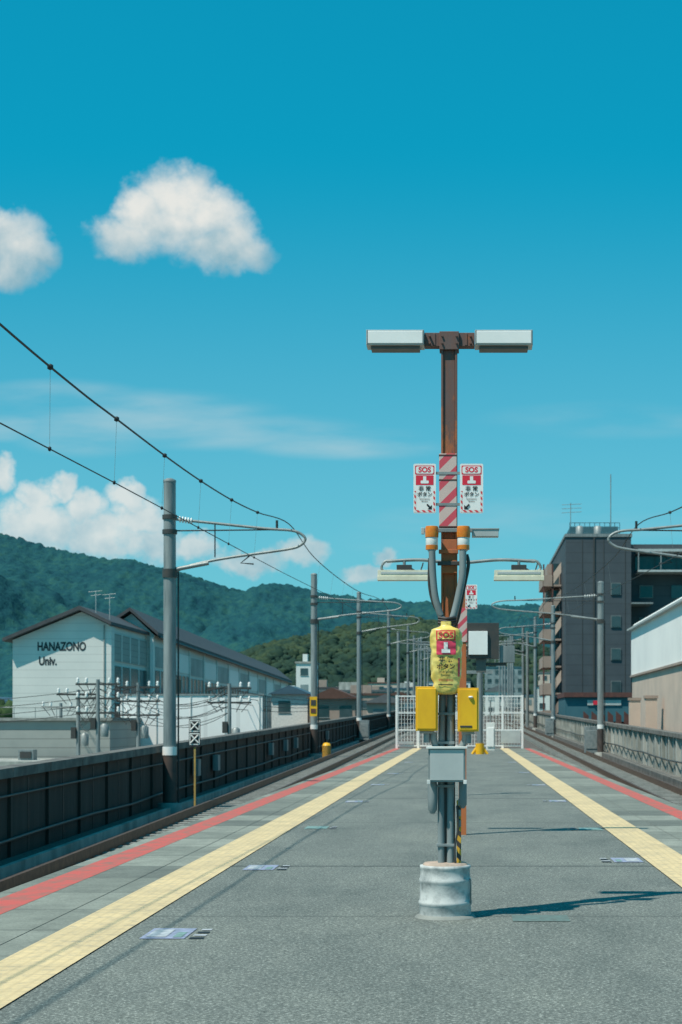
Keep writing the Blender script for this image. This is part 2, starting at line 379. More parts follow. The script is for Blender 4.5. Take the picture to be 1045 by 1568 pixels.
for x0,x1,z0,z1 in ((-.372,-.205,1.43,1.765),(-.055,.105,1.425,1.755)):
    g=B(); g.box(x0,x1,12.33,12.52,z0,z1,M_yellow)
    g.box(x0+.012,x1-.012,12.322,12.33,z0+.014,z1-.014,M_yellow)
    g.box(x0+.03,x1-.03,12.36,12.48,z0-.02,z0,M_grey)
    g.tube([((x0+x1)/2,12.42,z0-.09),((x0+x1)/2,12.42,z0-.01)],.025,M_grey,10)
    if x0>-.1:
        g.lathe((x0+.10,12.319,z1-.07),[(.012,-.008),(.02,0),(.012,.008)],M_white,12)
        g.box(x0+.02,x1-.05,12.318,12.322,z0+.03,z0+.045,M_dark)
    for z in (z0+.05,z1-.07): g.box(x0-.004,x0+.004,12.335,12.35,z,z+.03,M_grey)
    g.out('emergency_equipment_box',.010)
for x in (-.252,-.010):
    g=B(); c=(x,12.46,2.80)
    g.lathe(c,[(.03,0),(.036,.02),(.036,.045)],M_lampcase,20)
    g.lathe((c[0],c[1],2.845),[(.044,0),(.046,.01),(.046,.055),(.044,.06)],M_white,24)
    g.lathe((c[0],c[1],2.905),[(.050,0),(.052,.03),(.050,.075),(.046,.085)],M_amber,24)
    g.lathe((c[0],c[1],2.812),[(.047,0),(.047,.033)],M_amber,24)
    g.out('amber_beacon_lamp')
def sos_sign(cx,y,z0,z1,w,arrow,sc=1):
    g=B(); h=z1-z0
    def rrect(x0,x1,za,zb,r,yy,m,d=.0):
        pts=[]
        for (px,pz,a0) in ((x1-r,zb-r,0),(x0+r,zb-r,90),(x0+r,za+r,180),(x1-r,za+r,270)):
            for k in range(5):
                a=R(a0+90*k/4); pts.append((px+r*math.cos(a),yy,pz+r*math.sin(a)))
        if d: g.prism(pts,(0,d,0),m)
        else: g.poly(pts,m)
    x0=cx-w/2;x1=cx+w/2
    rrect(x0,x1,z0,z1,.012*sc,y,M_whitec,.008)
    rrect(x0+.012*sc,x1-.012*sc,z0+h*.78,z1-.014*sc,.008*sc,y-.001,M_red)
    rrect(x0+.019*sc,x1-.019*sc,z0+h*.80,z1-.021*sc,.012*sc,y-.002,M_whitec)
    rrect(x0+.018*sc,x1-.018*sc,z0+h*.57,z0+h*.765,.003*sc,y-.0012,M_red)
    g.poly([(cx-w*.07,y-.002,z0+h*.745),(cx-w*.07,y-.002,z0+h*.66),(cx+w*.07,y-.002,z0+h*.66),(cx+w*.07,y-.002,z0+h*.745)],M_whitec)
    rrect(cx-w*.18,cx+w*.18,z0+h*.60,z0+h*.66,.006*sc,y-.0024,M_whitec)
    b=w*.08
    def band(xa,xb,za,zb):
        g.poly([(xa,y-.001,za),(xb,y-.001,za),(xb,y-.001,zb),(xa,y-.001,zb)],M_rs)
    band(x0+.006*sc,x1-.006*sc,z0+.006*sc,z0+.006*sc+b*1.3); band(x0+.006*sc,x0+.006*sc+b,z0+.006*sc+b*1.3,z0+h*.45); band(x1-.006*sc-b,x1-.006*sc,z0+.006*sc+b*1.3,z0+h*.45)
    a=arrow; ax=cx+a*w*.20; az=z0+h*.135; q=w*.12
    g.poly([(ax+a*q,y-.002,az-q),(ax+a*q,y-.002,az+q*.6),(ax-a*q*.6,y-.002,az-q)],M_black)
    g.tube([(ax-a*q*.8,y-.003,az+q*.8),(ax+a*q*.3,y-.003,az-q*.3)],.006*sc,M_black,4)
    o=g.out('emergency_button_sign')
    text('sos_text','SOS',h*.145,(cx,y-.003,z0+h*.872),M_red,o,bold=.002*sc)
    text('jp_text','非 常',h*.112,(cx,y-.003,z0+h*.49),M_black,o,bold=.0008*sc)
    text('jp_text','ボタン',h*.102,(cx,y-.003,z0+h*.375),M_black,o,bold=.0008*sc)
    text('en_text','Emergency\nButton',h*.047,(cx,y-.003,z0+h*.265),M_black,o)
    return o
sos_sign(-.308,PY-.085,3.10,3.48,.172,1)
sos_sign(.052,PY-.085,3.10,3.48,.178,-1)
g=B(); g.box(-.31,.05,PY-.076,PY-.06,3.40,3.42,M_grey); g.box(-.31,.05,PY-.076,PY-.06,3.16,3.18,M_grey); g.out('sign_bracket')
BX,BY=-.142,12.40
prof=[(.05,1.705),(.085,1.715),(.100,1.745),(.102,1.79),(.112,1.84),(.116,1.92),(.118,2.02),(.120,2.10),(.119,2.17),(.112,2.20),(.07,2.213),(.04,2.225),(.04,2.26)]
def brad(z):
    for (r0,z0),(r1,z1) in zip(prof,prof[1:]):
        if z0<=z<=z1: return r0+(r1-r0)*(z-z0)/(z1-z0)
    return .03
EX=.45
def W(x,z):
    return .006*noise.noise(Vector((x*14,3.1,z*9)))+.007*noise.noise(Vector((x*34+z*20,7.7,z*30)))
g=B(); vs=[];fs=[]; nz=70;nn_=56
for i in range(nz+1):
    z=1.705+(2.26-1.705)*i/nz; r=brad(z)
    for j in range(nn_):
        t=2*math.pi*j/nn_; x=BX+r*(1+.12*noise.noise(Vector((math.cos(t)*2,math.sin(t)*2,z*17))))*math.cos(t)
        vs.append((x,BY+r*.85*math.copysign(abs(math.sin(t))**EX,math.sin(t))+W(x,z),z))
for i in range(nz):
    for j in range(nn_): fs.append((i*nn_+j,i*nn_+(j+1)%nn_,(i+1)*nn_+(j+1)%nn_,(i+1)*nn_+j))
g.add(vs,fs,M_bag,True)
bag=g.out('emergency_button_vinyl_cover')
def front(off):
    def f(x,z):
        r=brad(z); q=min(.98,abs((x-BX)/r)); return BY-r*.85*(math.sqrt(1-q*q)**EX)+W(x,z)-off
    return f
def gridpatch(x0,x1,z0,z1,m,off,name):
    g=B(); n=14; vs=[];fs=[];F=front(off)
    for i in range(n+1):
        for j in range(n+1):
            x=x0+(x1-x0)*i/n; z=z0+(z1-z0)*j/n; vs.append((x,F(x,z),z))
    for i in range(n):
        for j in range(n): fs.append((i*(n+1)+j,(i+1)*(n+1)+j,(i+1)*(n+1)+j+1,i*(n+1)+j+1))
    g.add(vs,fs,m,True); g.out(name,parent=bag)
gridpatch(-.216,-.070,2.112,2.188,M_red,.006,'sos_border'); gridpatch(-.206,-.080,2.121,2.179,M_bag,.010,'sos_field')
M_pink=mat('print_pink',(.75,.06,.12),(.65,.05,.1),10,.4)
gridpatch(-.214,-.068,2.005,2.107,M_pink,.006,'picture_field'); gridpatch(-.175,-.110,2.017,2.047,M_whitec,.010,'button_picture'); gridpatch(-.158,-.128,2.047,2.098,M_whitec,.010,'finger_picture')
gridpatch(-.05,-.037,1.84,1.98,M_pink,.006,'side_print')
text('sos_text','SOS',.064,(BX,12.2,2.150),M_red,bag,front(.014),.0015)
text('jp_text','非 常',.050,(BX,12.2,1.965),M_black,bag,front(.009),.001)
text('jp_text','ボタン',.047,(BX,12.2,1.912),M_black,bag,front(.009),.001)
text('en_text','Emergency\nbutton',.025,(BX,12.2,1.862),M_black,bag,front(.009))
text('jp_text','緊急の場合は',.019,(BX,12.2,1.812),M_red,bag,front(.009))
gridpatch(-.20,-.09,1.775,1.782,M_black,.006,'print_rule')

# ---------------------------------------------------------------- second lamp post
g=B(); x=-.03; y=21.6
g.box(x-.05,x+.05,y-.05,y+.05,0,3.5,M_rust)
g.box(x-.06,x+.06,y-.06,y+.06,2.55,3.0,M_pinkw)
g.tube(smooth_pts([(-1.03,y,3.62),(-.6,y,3.64),(-.1,y,3.6),(.45,y,3.64),(.93,y,3.62)]),.022,M_grey,8)
g.tube(smooth_pts([(-1.0,y,3.44),(-1.1,y,3.52),(-1.05,y,3.62),(-.9,y,3.63)]),.018,M_grey,8)
g.tube(smooth_pts([(.86,y,3.44),(1.0,y,3.52),(.95,y,3.62),(.8,y,3.63)]),.018,M_grey,8)
for x0,x1 in ((-1.15,-.45),(.39,1.04)):
    g.box(x0,x1,y-.07,y+.07,3.42,3.50,M_cream); g.box(x0-.005,x1+.005,y-.08,y+.08,3.365,3.42,M_cream)
    g.box(x0+.04,x1-.04,y-.075,y-.07,3.445,3.475,M_lampcase)
    g.box((x0+x1)/2-.1,(x0+x1)/2+.1,y-.06,y+.06,3.5,3.57,M_dark)
    g.tube([((x0+x1)/2,y,3.5),((x0+x1)/2,y,3.63)],.02,M_grey,8)
    g.tube(smooth_pts([((x0+x1)/2+.1,y-.02,3.52),((x0+x1)/2+.2,y-.02,3.48),((x0+x1)/2+.25,y,3.6)]),.01,M_dark,5)
g.box(.05,.30,y-.14,y-.10,2.38,2.69,M_whitec); g.box(.03,.45,y-.10,y+.08,2.33,2.80,M_dark)
g.box(.46,.66,y-.05,y+.1,2.28,2.50,M_polegrey); g.box(.1,.55,y-.02,y+.02,2.24,2.28,M_dark)
g.box(.15,.28,y-.06,y+.02,2.15,2.33,M_lampdark)
g.box(-.03,.08,y-.02,y+.02,2.45,2.5,M_grey)
g.out('platform_lamp_post',.003)
sos_sign(.085,21.45,2.98,3.30,.155,-1)
g=B(); y=75; x=.69
g.tube([(x,y,.45),(x,y,4.0)],.14,M_polegrey,12); g.tube([(x,y,4.0),(x,y,4.5)],.18,M_dark,12)
g.tube([(x,y,0),(x,y,.5)],.2,M_yellow,12); g.tube([(x-.35,y,0),(x,y,.5)],.07,M_yellow,8); g.tube([(x+.35,y,0),(x,y,.5)],.07,M_yellow,8)
g.box(x-.6,x+.6,y-.05,y+.05,3.7,3.85,M_grey); g.out('station_column')
g=B(); g.box(-.30,-.20,33,33.1,0,3.0,M_rust); g.box(-.55,.05,32.95,33.15,2.95,3.05,M_cream); g.out('platform_lamp_post')
g=B(); g.box(1.1,1.55,84,84.4,0,1.45,M_white); g.box(1.15,1.5,83.95,84,.2,1.2,M_whitec); g.tube([(1.32,84.2,1.4),(1.32,84.2,2.6)],.04,M_grey,6); g.out('platform_cabinet',.02)
g=B(); yf=91
for x in (-3.8,-2.6,-1.4,-.2,.95,2.1,3.2): g.box(x-.06,x+.06,yf-.05,yf+.05,0,2.98,M_whitec)
for z in (.12,1.0,1.95,2.88): g.box(-3.8,3.2,yf-.03,yf+.03,z,z+.07,M_whitec)
x=-3.7
while x<3.2: g.box(x-.012,x+.012,yf-.015,yf+.015,.12,2.9,M_whitec); x+=.17
z=.3
while z<2.9: g.box(-3.8,3.2,yf-.008,yf+.008,z,z+.016,M_white); z+=.22
g.box(2.0,3.1,yf-.09,yf-.06,.3,1.0,M_lampcase); g.box(-3.7,-2.9,yf-.09,yf-.06,.25,.4,M_lampcase)
g.out('platform_end_fence')

# ---------------------------------------------------------------- catenary poles
def catpole(x,y,zb,zt,xe,zu,zl,r=.155):
    g=B(); s=1 if xe>x else -1
    g.tube([(x,y,zb),(x,y,zt)],r,M_polegrey,20,r*.93)
    g.lathe((x,y,zt),[(r*.98,0),(r*.98,.05),(r*.5,.09)],M_polegrey,16)
    g.lathe((x,y,zb),[(r*1.9,-.3),(r*1.9,.3),(r*1.2,.32)],M_conc,12)
    zc=zb+1.45
    g.lathe((x,y,zc),[(r*1.12,0),(r*1.12,.2)],M_whitec,20); g.lathe((x,y,zb+.3),[(r*1.06,0),(r*1.06,1.14)],M_polebase,20)
    for z in (zu+.05,zu-.3,zl,zl-.1): g.lathe((x,y,z),[(r*1.15,-.05),(r*1.15,.05)],M_dark,16)
    def tr(f,z): return (x+s*r+(xe-x-s*r)*f,y,z)
    dz=zu-zl
    loop=[tr(0,zu),tr(.35,zu-.09*dz),tr(.7,zu-.18*dz),tr(.88,zu-.21*dz),tr(.96,zu-.27*dz),tr(1,zu-.38*dz),tr(.96,zu-.5*dz),tr(.85,zu-.58*dz),tr(.4,zu-.74*dz),tr(.12,zl+.12*dz),tr(0,zl)]
    g.tube(smooth_pts(loop,5),.033,M_grey,8)
    for k in range(5):
        c=tr(.03+k*.022,zu-.01*k); g.tube([(c[0]-.012,y,c[2]),(c[0]+.012,y,c[2])],.075,M_whitec,10)
    g.tube([tr(0,zu-.22*dz),tr(.75,zu-.2*dz)],.018,M_wire,6)
    g.tube([tr(.58,zu-.68*dz),tr(.5,zu-.84*dz),tr(.6,zu-.86*dz)],.02,M_wire,6)
    g.tube([tr(.0,zl+.05),tr(.25,zl+.16*dz)],.05,M_grey,8)
    g.tube([tr(.3,zu-.08*dz),tr(.3,zu-.73*dz)],.016,M_wire,6)
    g.tube([tr(.78,zu-.17*dz),tr(.78,zu-.02*dz)],.03,M_wire,6)
    g.tube([(x+r+.05,y,zb+.3),(x+r+.05,y,zl)],.02,M_wire,6)
    return g.out('catenary_pole')
LP=[(-7.03,38.9,-.75,7.2,-3.80,6.32,5.08),(-7.0,75.8,-.3,8.3,-2.94,7.26,6.2),(-7,108,.1,10.0,-3.0,8.7,7.4),(-7,150,.5,11.7,-3.2,10.0,8.6),(-7,201,1,13.2,-3.2,11.5,10),(-7,262,1.5,15,-3.2,13,11.4)]
RP=[(6.6,38.9,-.75,7.2,3.42,6.3,5.1),(6.57,79,-.3,8.2,1.3,7.6,6.4),(6.6,122,.2,10.1,2.5,8.8,7.5),(6.6,153,.6,11.2,2.8,9.8,8.5),(6.6,185,.9,12.2,3,10.8,9.4),(6.6,235,1.2,13.7,3.1,12,10.6),(6.6,268,1.5,14.8,3.1,12.9,11.4)]
for p in LP+RP: catpole(*p)
for y,h in ((172,11.0),(225,13.4),(248,14.2),(285,15.2),(310,15.8)):
    g=B(); z0=bed(y)
    for x in (-7,6.6): g.tube([(x,y,z0),(x,y,h)],.16,M_polegrey,8)
    if y>180:
        g.box(-7,6.6,y-.1,y+.1,h-1.0,h-.85,M_grey); g.box(-7,6.6,y-.1,y+.1,h-1.9,h-1.75,M_grey)
        for i in range(9):
            a=-7+13.6*i/9; g.tube([(a,y,h-1.8),(a+.75,y,h-.95),(a+1.5,y,h-1.8)],.04,M_grey,5)
    else:
        g.tube([(6.6,y,h-1.2),(1.9,y,h-1.5)],.06,M_grey,6); g.tube([(6.6,y,h-2.6),(2.6,y,h-1.7)],.05,M_grey,6)
        g.tube([(-7,y,h-1.2),(-3,y,h-1.5)],.05,M_grey,6)
    for x in (-3.5,3.2): g.tube([(x,y,h-1.8),(x,y,h-3.6)],.06,M_grey,6)
    g.out('catenary_portal')
def wires(name,mess,cont,drops):
    g=B(); mp_=smooth_pts(mess,6); cp=[Vector(p) for p in cont]
    g.tube(mp_,.0125,M_wire,6); g.tube(cp,.0075,M_wire,6)
    def at(pl,y):
        for a,b in zip(pl,pl[1:]):
            if a.y<=y<=b.y: return a.lerp(b,(y-a.y)/(b.y-a.y))
        return pl[-1]
    for y in drops:
        a=at(mp_,y); b=at(cp,y)
        g.tube([a,b],.0022,M_grey,4)
        if y<45:
            g.lathe((a.x,a.y,a.z),[(.01,-.032),(.032,-.02),(.032,.02),(.01,.032)],M_wire,10)
            g.lathe((b.x,b.y,b.z),[(.008,-.025),(.019,-.012),(.019,.016),(.008,.025)],M_wire,8)
    g.out(name)
messL=[(-5.1,-6,6.6),(-4.8,4,5.8),(-4.55,10,5.45),(-4.42,15.4,5.28),(-4.38,18.5,5.26),(-4.35,20.4,5.28),(-4.32,23.5,5.33),(-4.3,26.6,5.42),(-4.27,29.9,5.56),(-4.24,33.4,5.78),(-4.18,38.9,6.2),(-4.1,44,5.97),(-4.0,52,6.05),(-3.95,62,6.4),(-3.85,75.8,7.1),(-3.8,90,7.1),(-3.8,108,8.6),(-3.8,128,8.6),(-3.8,150,9.9),(-3.8,201,11.4),(-3.8,310,14.4)]
contL=[(-4.5,-6,3.72),(-4.45,5,4.02),(-4.41,15.4,4.33),(-4.38,20.5,4.49),(-4.34,26.9,4.67),(-4.31,33.8,4.87),(-4.28,38.9,5.02),(-4.1,52,5.4),(-4.0,75.8,6.1),(-3.9,108,7.1),(-3.9,150,8.4),(-3.9,201,9.8),(-3.8,310,12.6)]
dr=[17.3,20.4,23.5,26.6,29.9,33.4,46,50,54,58,63,68,72]+list(range(80,200,6))
wires('overhead_wires',messL,contL,dr)
wires('overhead_wires',[(-p[0]*.99,p[1],p[2]) for p in messL],[(-p[0]*.99,p[1],p[2]) for p in contL],dr)
g=B(); x=-6.62;y=40
g.box(x-.14,x+.14,y,y+.02,.88,1.56,M_black)
for z0,z1 in ((1.25,1.54),(.93,1.22)):
    g.box(x-.125,x+.125,y-.006,y-.003,z0,z1,M_white); 
    g.box(x-.10,x+.10,y-.009,y-.0065,z0+.03,z1-.03,M_black)
    g.tube([(x-.09,y-.012,z0+.05),(x+.09,y-.012,z1-.05)],.02,M_white,4); g.tube([(x+.09,y-.012,z0+.05),(x-.09,y-.012,z1-.05)],.02,M_white,4)
g.box(x-.022,x+.022,y+.02,y+.06,-.65,.88,mat('faded_yellow',(.50,.33,.08),(.34,.24,.08),9,.7)); g.box(x-.2,x+.2,y-.1,y+.2,-.8,-.6,M_conc)
g.out('track_marker_sign')
g=B(); g.box(-7.15,-6.82,75.3,75.4,1.75,2.65,M_yellow); g.box(-7.1,-6.87,75.28,75.3,2.25,2.5,M_dark); g.box(-7.1,-6.87,75.28,75.3,1.9,2.1,M_redbrown); g.out('orange_notice_sign')
g=B(); g.tube([(-6.35,75,-.5),(-6.35,75,.4)],.2,M_yb,12); g.lathe((-6.35,75,.4),[(.2,0),(.15,.1),(.03,.14)],M_yellow,12); g.out('striped_bollard')
for (x,y) in ((6.4,121),(6.3,80),(-6.5,108)):
    g=B(); z=bed(y); g.box(x-.45,x+.2,y-.5,y-.1,z+.2,z+1.5,M_polegrey); g.box(x-.4,x+.15,y-.53,y-.5,z+.4,z+1.3,M_grey); g.tube([(x-.1,y-.3,z),(x-.1,y-.3,z+.3)],.1,M_grey,8); g.out('trackside_cabinet',.02)

# ---------------------------------------------------------------- university hall
M_glassw=mat('warm_glass',(.10,.075,.055),(.035,.055,.06),.25,.15)
g=B()
g.prism([(-36,130,-6),(-28.3,130,-6),(-28.3,130,9.2),(-30.5,130,10.25),(-36,130,8.0)],(0,15,0),M_side)
g.box(-28.3,-28.15,130.0,131.2,-6,9.1,M_side)
g.prism([(-36.6,129.2,7.85),(-30.5,129.2,10.35),(-28.0,129.2,9.15),(-28.0,129.2,9.42),(-30.5,129.2,10.68),(-36.6,129.2,8.12)],(0,16,0),M_rooftile)
for z0,z1 in ((.4,3.0),(3.3,6.0),(6.4,8.6)):
    g.box(-28.3,-28.2,131.4,144.8,z0,z1,M_glass if z0<6 else M_greyslat)
    for y in (134,137.4,141): g.box(-28.2,-28.14,y,y+.2,z0,z1,M_white)
g.box(-28.75,-28.67,129.9,130,-6,9.2,M_greyslat); g.box(-36.05,-28.2,129.8,130,.6,.85,M_greyslat)
y0,y1=145,255
e0,e1=9.2,7.7; r0,r1=11.3,9.6
def lz(y,a,b): return a+(b-a)*(y-y0)/(y1-y0)
g.add([(-27.6,y0,-6),(-34,y0,-6),(-34,y0,8),(-29.6,y0,r0-.2),(-27.6,y0,e0),(-27.6,y1,-6),(-34,y1,-6),(-34,y1,6.5),(-29.6,y1,r1-.2),(-27.6,y1,e1)],
      [(0,1,2,3,4),(9,8,7,6,5),(0,4,9,5),(1,6,7,2)],M_side)
g.add([(-27.1,y0-.8,e0-.1),(-29.6,y0-.8,r0),(-34.8,y0-.8,7.8),(-27.1,y1+1,e1-.1),(-29.6,y1+1,r1),(-34.8,y1+1,6.4),
       (-27.1,y0-.8,e0+.2),(-29.6,y0-.8,r0+.3),(-34.8,y0-.8,8.1),(-27.1,y1+1,e1+.2),(-29.6,y1+1,r1+.3),(-34.8,y1+1,6.7)],
      [(0,3,4,1),(1,4,5,2),(6,7,10,9),(7,8,11,10),(0,1,7,6),(1,2,8,7),(0,6,9,3),(3,9,10,4),(4,10,11,5)],M_rooftile)
y=y0+.3; i=0
while y<y1-9:
    y2=y+9.0; e=lz(y2,e0,e1)
    g.box(-27.6,-27.55,y+.3,y2-.3,e-2.7,e-.9,M_whitec if i%2 else M_glassl)
    g.box(-27.6,-27.55,y+.2,y2-.3,.2,e-3.0,M_glassw if i%3 else M_glass)
    for k in (.25,.5,.75): g.box(-27.55,-27.50,y+8.8*k,y+8.8*k+.22,.2,e-3.0,M_white)
    g.box(-27.55,-27.50,y+.3,y2-.3,3.0,3.2,M_brown)
    if i in (1,3,5): g.box(-27.55,-27.52,y+.6,y+4.2,3.3,e-3.4,M_brown)
    g.box(-27.6,-27.46,y2-.3,y2+.3,-6,e-.4,M_side)
    y=y2; i+=1
g.tube([(-27.1,y0,e0-.2),(-27.1,y1,e1-.2)],.12,M_dark,6)
g.box(-27.9,-27.6,144.7,145.0,-6,9.0,M_whitec)
for x,y,h in ((-29.6,131,12.0),(-28.6,131.5,11.8)):
    g.tube([(x,y,9.5),(x,y,h)],.03,M_lampcase,6); g.tube([(x-.6,y,h-.1),(x+.5,y,h)],.02,M_lampcase,5); g.tube([(x-.4,y,h-.4),(x+.4,y,h-.3)],.02,M_lampcase,5)
hall=g.out('university_hall')
M_txt=mat('sign_letters_dark',(.025,.035,.04),None,4,.6)
text('hall_lettering','HANAZONO',.94,(-32.1,129.985,7.45),M_txt,hall,bold=.035,sx=.70)
text('hall_lettering','Univ.',.94,(-33.2,129.985,6.3),M_txt,hall,bold=.035,sx=.74)
g=B(); g.box(-21.1,-12.4,100,100.3,-6,3.1,M_panel); g.box(-21.2,-12.3,99.95,100.35,3.1,3.2,M_grey)
for x in np.arange(-21,-12.4,2.1): g.box(x,x+.06,99.96,100,-6,3.08,M_lampcase)
g.out('white_hoarding_wall')
g=B(); g.box(-42,-20,92,118,-6,1.55,M_greyslat); g.box(-42.2,-19.8,91.8,118.2,1.55,1.72,M_conc)
for x in np.arange(-41,-20,1.2): g.tube([(x,92,1.7),(x,92,2.3)],.02,M_grey,5)
g.tube([(-42,92,2.3),(-20,92,2.3)],.025,M_grey,5)
for x in (-38,-31.5): g.box(x,x+1.6,91.9,92,-.2,.8,M_glass)
g.out('grey_annex_building')
g=B(); g.box(-30,-15,84,91,-6,-.55,M_concl)
for x in (-26.8,-23.8): g.box(x,x+.8,87,87.8,-.55,.0,M_grey); g.box(x+.1,x+.7,86.95,87,-.45,-.1,M_dark)
g.out('flat_roof_annex')
def upole(x,y,zt,arms=2,r=.12):
    g=B(); g.tube([(x,y,-6),(x,y,zt)],r*1.2,M_polegrey,10,r*.8)
    for k in range(arms):
        z=zt-.25-k*.75
        g.box(x-1.15,x+1.15,y-.05,y+.05,z-.05,z+.05,M_dark)
        for a in (-1.05,-.6,.6,1.05):
            g.lathe((x+a,y,z+.06),[(.05,0),(.1,.08),(.05,.14),(.09,.2),(.03,.28)],M_whitec,8)
            g.tube([(x+a,y,z),(x+a*.6,y,z-.5)],.02,M_dark,5)
    g.lathe((x+.34,y,zt-3.0),[(.2,0),(.22,.1),(.22,.6),(.1,.7)],M_grey,12)
    g.box(x-.35,x-.1,y-.2,y+.1,zt-2.6,zt-2.0,M_dark)
    return g.out('utility_pole')
UP=[(-19.1,85,3.7,3),(-12.4,86,3.5,2),(-17.6,88,3.6,3),(-24,97,2.6,1),(-20.6,87,3.2,1)]
for p in UP: upole(*p)
g=B()
random.seed(3)
for a,b_ in ((0,1),(0,2),(2,1),(4,0),(3,0)):
    A=UP[a];C=UP[b_]
    for k in range(5):
        z0=A[2]-.1-.35*k; z1=C[2]-.1-.35*k; sag=.35+.8*random.random()
        pts=[(A[0]+(C[0]-A[0])*t,A[1]+(C[1]-A[1])*t,z0+(z1-z0)*t-sag*4*t*(1-t)) for t in [i/12 for i in range(13)]]
        g.tube(pts,.016,M_wire,4)
for k in range(4):
    pts=[(-12.4-k*.3,86+120*t,3.2-.3*k-2*4*t*(1-t)*.4+t*2) for t in [i/12 for i in range(13)]]
    g.tube(pts,.02,M_wire,4)
    pts=[(-19.1-40*t,85+5*t,3.2-.4*k-4*t*(1-t)*1.2) for t in [i/12 for i in range(13)]]; g.tube(pts,.016,M_wire,4)
g.out('utility_cables')

# ---------------------------------------------------------------- right side buildings
g=B()
M_frame=mat('window_frame_grey',(.16,.18,.18),None,3,.5)
g.box(9.9,16.3,160,190,-6,19.6,M_tile_b); g.box(16.3,30,163,192,-6,19.2,M_tile_b)
g.box(9.8,16.4,159.9,190.1,19.6,19.9,M_polegrey)
g.box(10.6,15.4,164,176,19.95,21.1,M_teal)
for x in np.arange(10.5,15.6,.5): g.tube([(x,163.4,19.9),(x,163.4,21.4)],.035,M_teal,5)
for z in (20.4,20.9,21.4): g.tube([(10.5,163.4,z),(15.5,163.4,z)],.035,M_teal,5)
for x in (11.4,13.2): g.lathe((x,162,19.9),[(.4,0),(.4,.9),(.25,1.0)],M_grey,12)
for zf in (1.0,4.2,7.4,10.6,13.8):
    g.box(14.3,15.3,159.9,160.0,zf+.1,zf+1.3,M_frame); g.box(14.38,15.22,159.86,159.9,zf+.18,zf+1.22,M_glass)
    g.box(17.4,18.8,162.9,163,zf,zf+1.3,M_frame); g.box(17.5,18.7,162.86,162.9,zf+.1,zf+1.2,M_glass); g.box(20.6,22.6,162.9,163,zf,zf+1.3,M_glass)
g.box(12.6,12.75,159.9,160,-6,19.6,M_dark); g.box(16.3,18.4,159.4,163,13,13.15,M_polegrey)
g.box(17,30,160.2,163,18.2,18.45,M_lampcase); g.box(17,30,160.2,163,16.2,16.4,M_lampcase)
g.box(17,30,162.85,163,16.6,18.0,M_glass)
for x in np.arange(17,30,2.2): g.box(x,x+.1,160.2,160.3,16.4,18.2,M_polegrey)
g.tube([(14.75,165,19.9),(14.75,165,26.5)],.05,M_polegrey,5)
g.tube([(10.7,165,20),(10.7,165,23.6)],.04,M_grey,5)
for z in (22.6,23,23.4): g.tube([(9.8,165,z),(11.8,165,z+.1)],.025,M_grey,4)
for x in np.arange(11.5,16,2.1): g.box(x,x+.05,159.97,160,-6,19.5,M_dark)
g.out('dark_apartment_building')
g=B()
for i in range(8):
    z=-4+i*2.75
    g.box(7.95,9.8,166,174,z,z+.18,M_tan)
    g.box(7.98,8.9,165.9,166,z+.0,z+1.15,M_tan)
    g.box(7.9,7.98,166,174,z,z+1.1,M_tan)
    g.prism([(8.9,166,z+.1),(9.8,166,z+1.4),(9.8,166,z+2.5),(8.9,166,z+1.2)],(0,.12,0),M_beige if i%2 else M_tan)
    g.box(9.0,9.7,168,169,z+.2,z+2.5,M_glass)
for x in (7.95,8.85): g.box(x,x+.15,166,166.15,-6,17.5,M_redbrown)
g.box(8.6,9.9,170,180,14,17.9,M_tan)
g.out('external_staircase')
g=B()
xs=10.25; g.box(xs,30,55,100,-6,4.3,M_beige); 
M_ware=mat('warehouse_white',(.88,.87,.83),(.80,.79,.76),.3,.6)
g.add([(xs-.05,54.9,4.3),(xs-.05,100.1,4.3),(xs-.05,100.1,7.1),(xs+.1,100.1,7.45),(xs+2,100.1,8.4),(xs+9,100.1,9.3),(30,100.1,9.3),(30,100.1,4.3),
       (xs-.05,54.9,7.1),(xs+.1,54.9,7.45),(xs+2,54.9,8.4),(xs+9,54.9,9.3),(30,54.9,9.3),(30,54.9,4.3)],
      [(0,8,2,1),(8,9,3,2),(9,10,4,3),(10,11,5,4),(11,12,6,5),(1,2,3,4,5,6,7),(0,13,12,11,10,9,8)],M_ware)
g.box(xs-.14,xs,54.95,100.05,4.2,4.32,M_tan)
g.box(xs-.3,xs-.06,55,100.2,7.05,7.16,M_lampcase)
for y in (84,92): g.box(9.3,9.9,y,y+.6,-6,2.7,M_beige); g.box(9.25,9.95,y-.05,y+.65,2.7,2.85,M_tan)
g.out('white_warehouse')
g=B(); g.box(8.6,14.6,140,150,-6,3.6,M_teal); g.box(10.5,13.4,139.9,140,2.9,3.35,M_lampcase); g.box(11.0,11.8,139.8,139.9,2.95,3.3,M_red)
g.box(8.5,14.7,139.7,150,3.6,4.0,M_redbrown); g.out('shop_building')
g=B()
for x in np.arange(8.0,12.6,.55): g.prism([(x,110,-6),(x+.35,110,-6),(x+.35,110,1.9),(x,110,2.2)],(0,.3,0),M_redbrown)
g.box(8,12.6,110.3,110.4,-6,1.5,M_redbrown); g.out('brown_steel_fence')

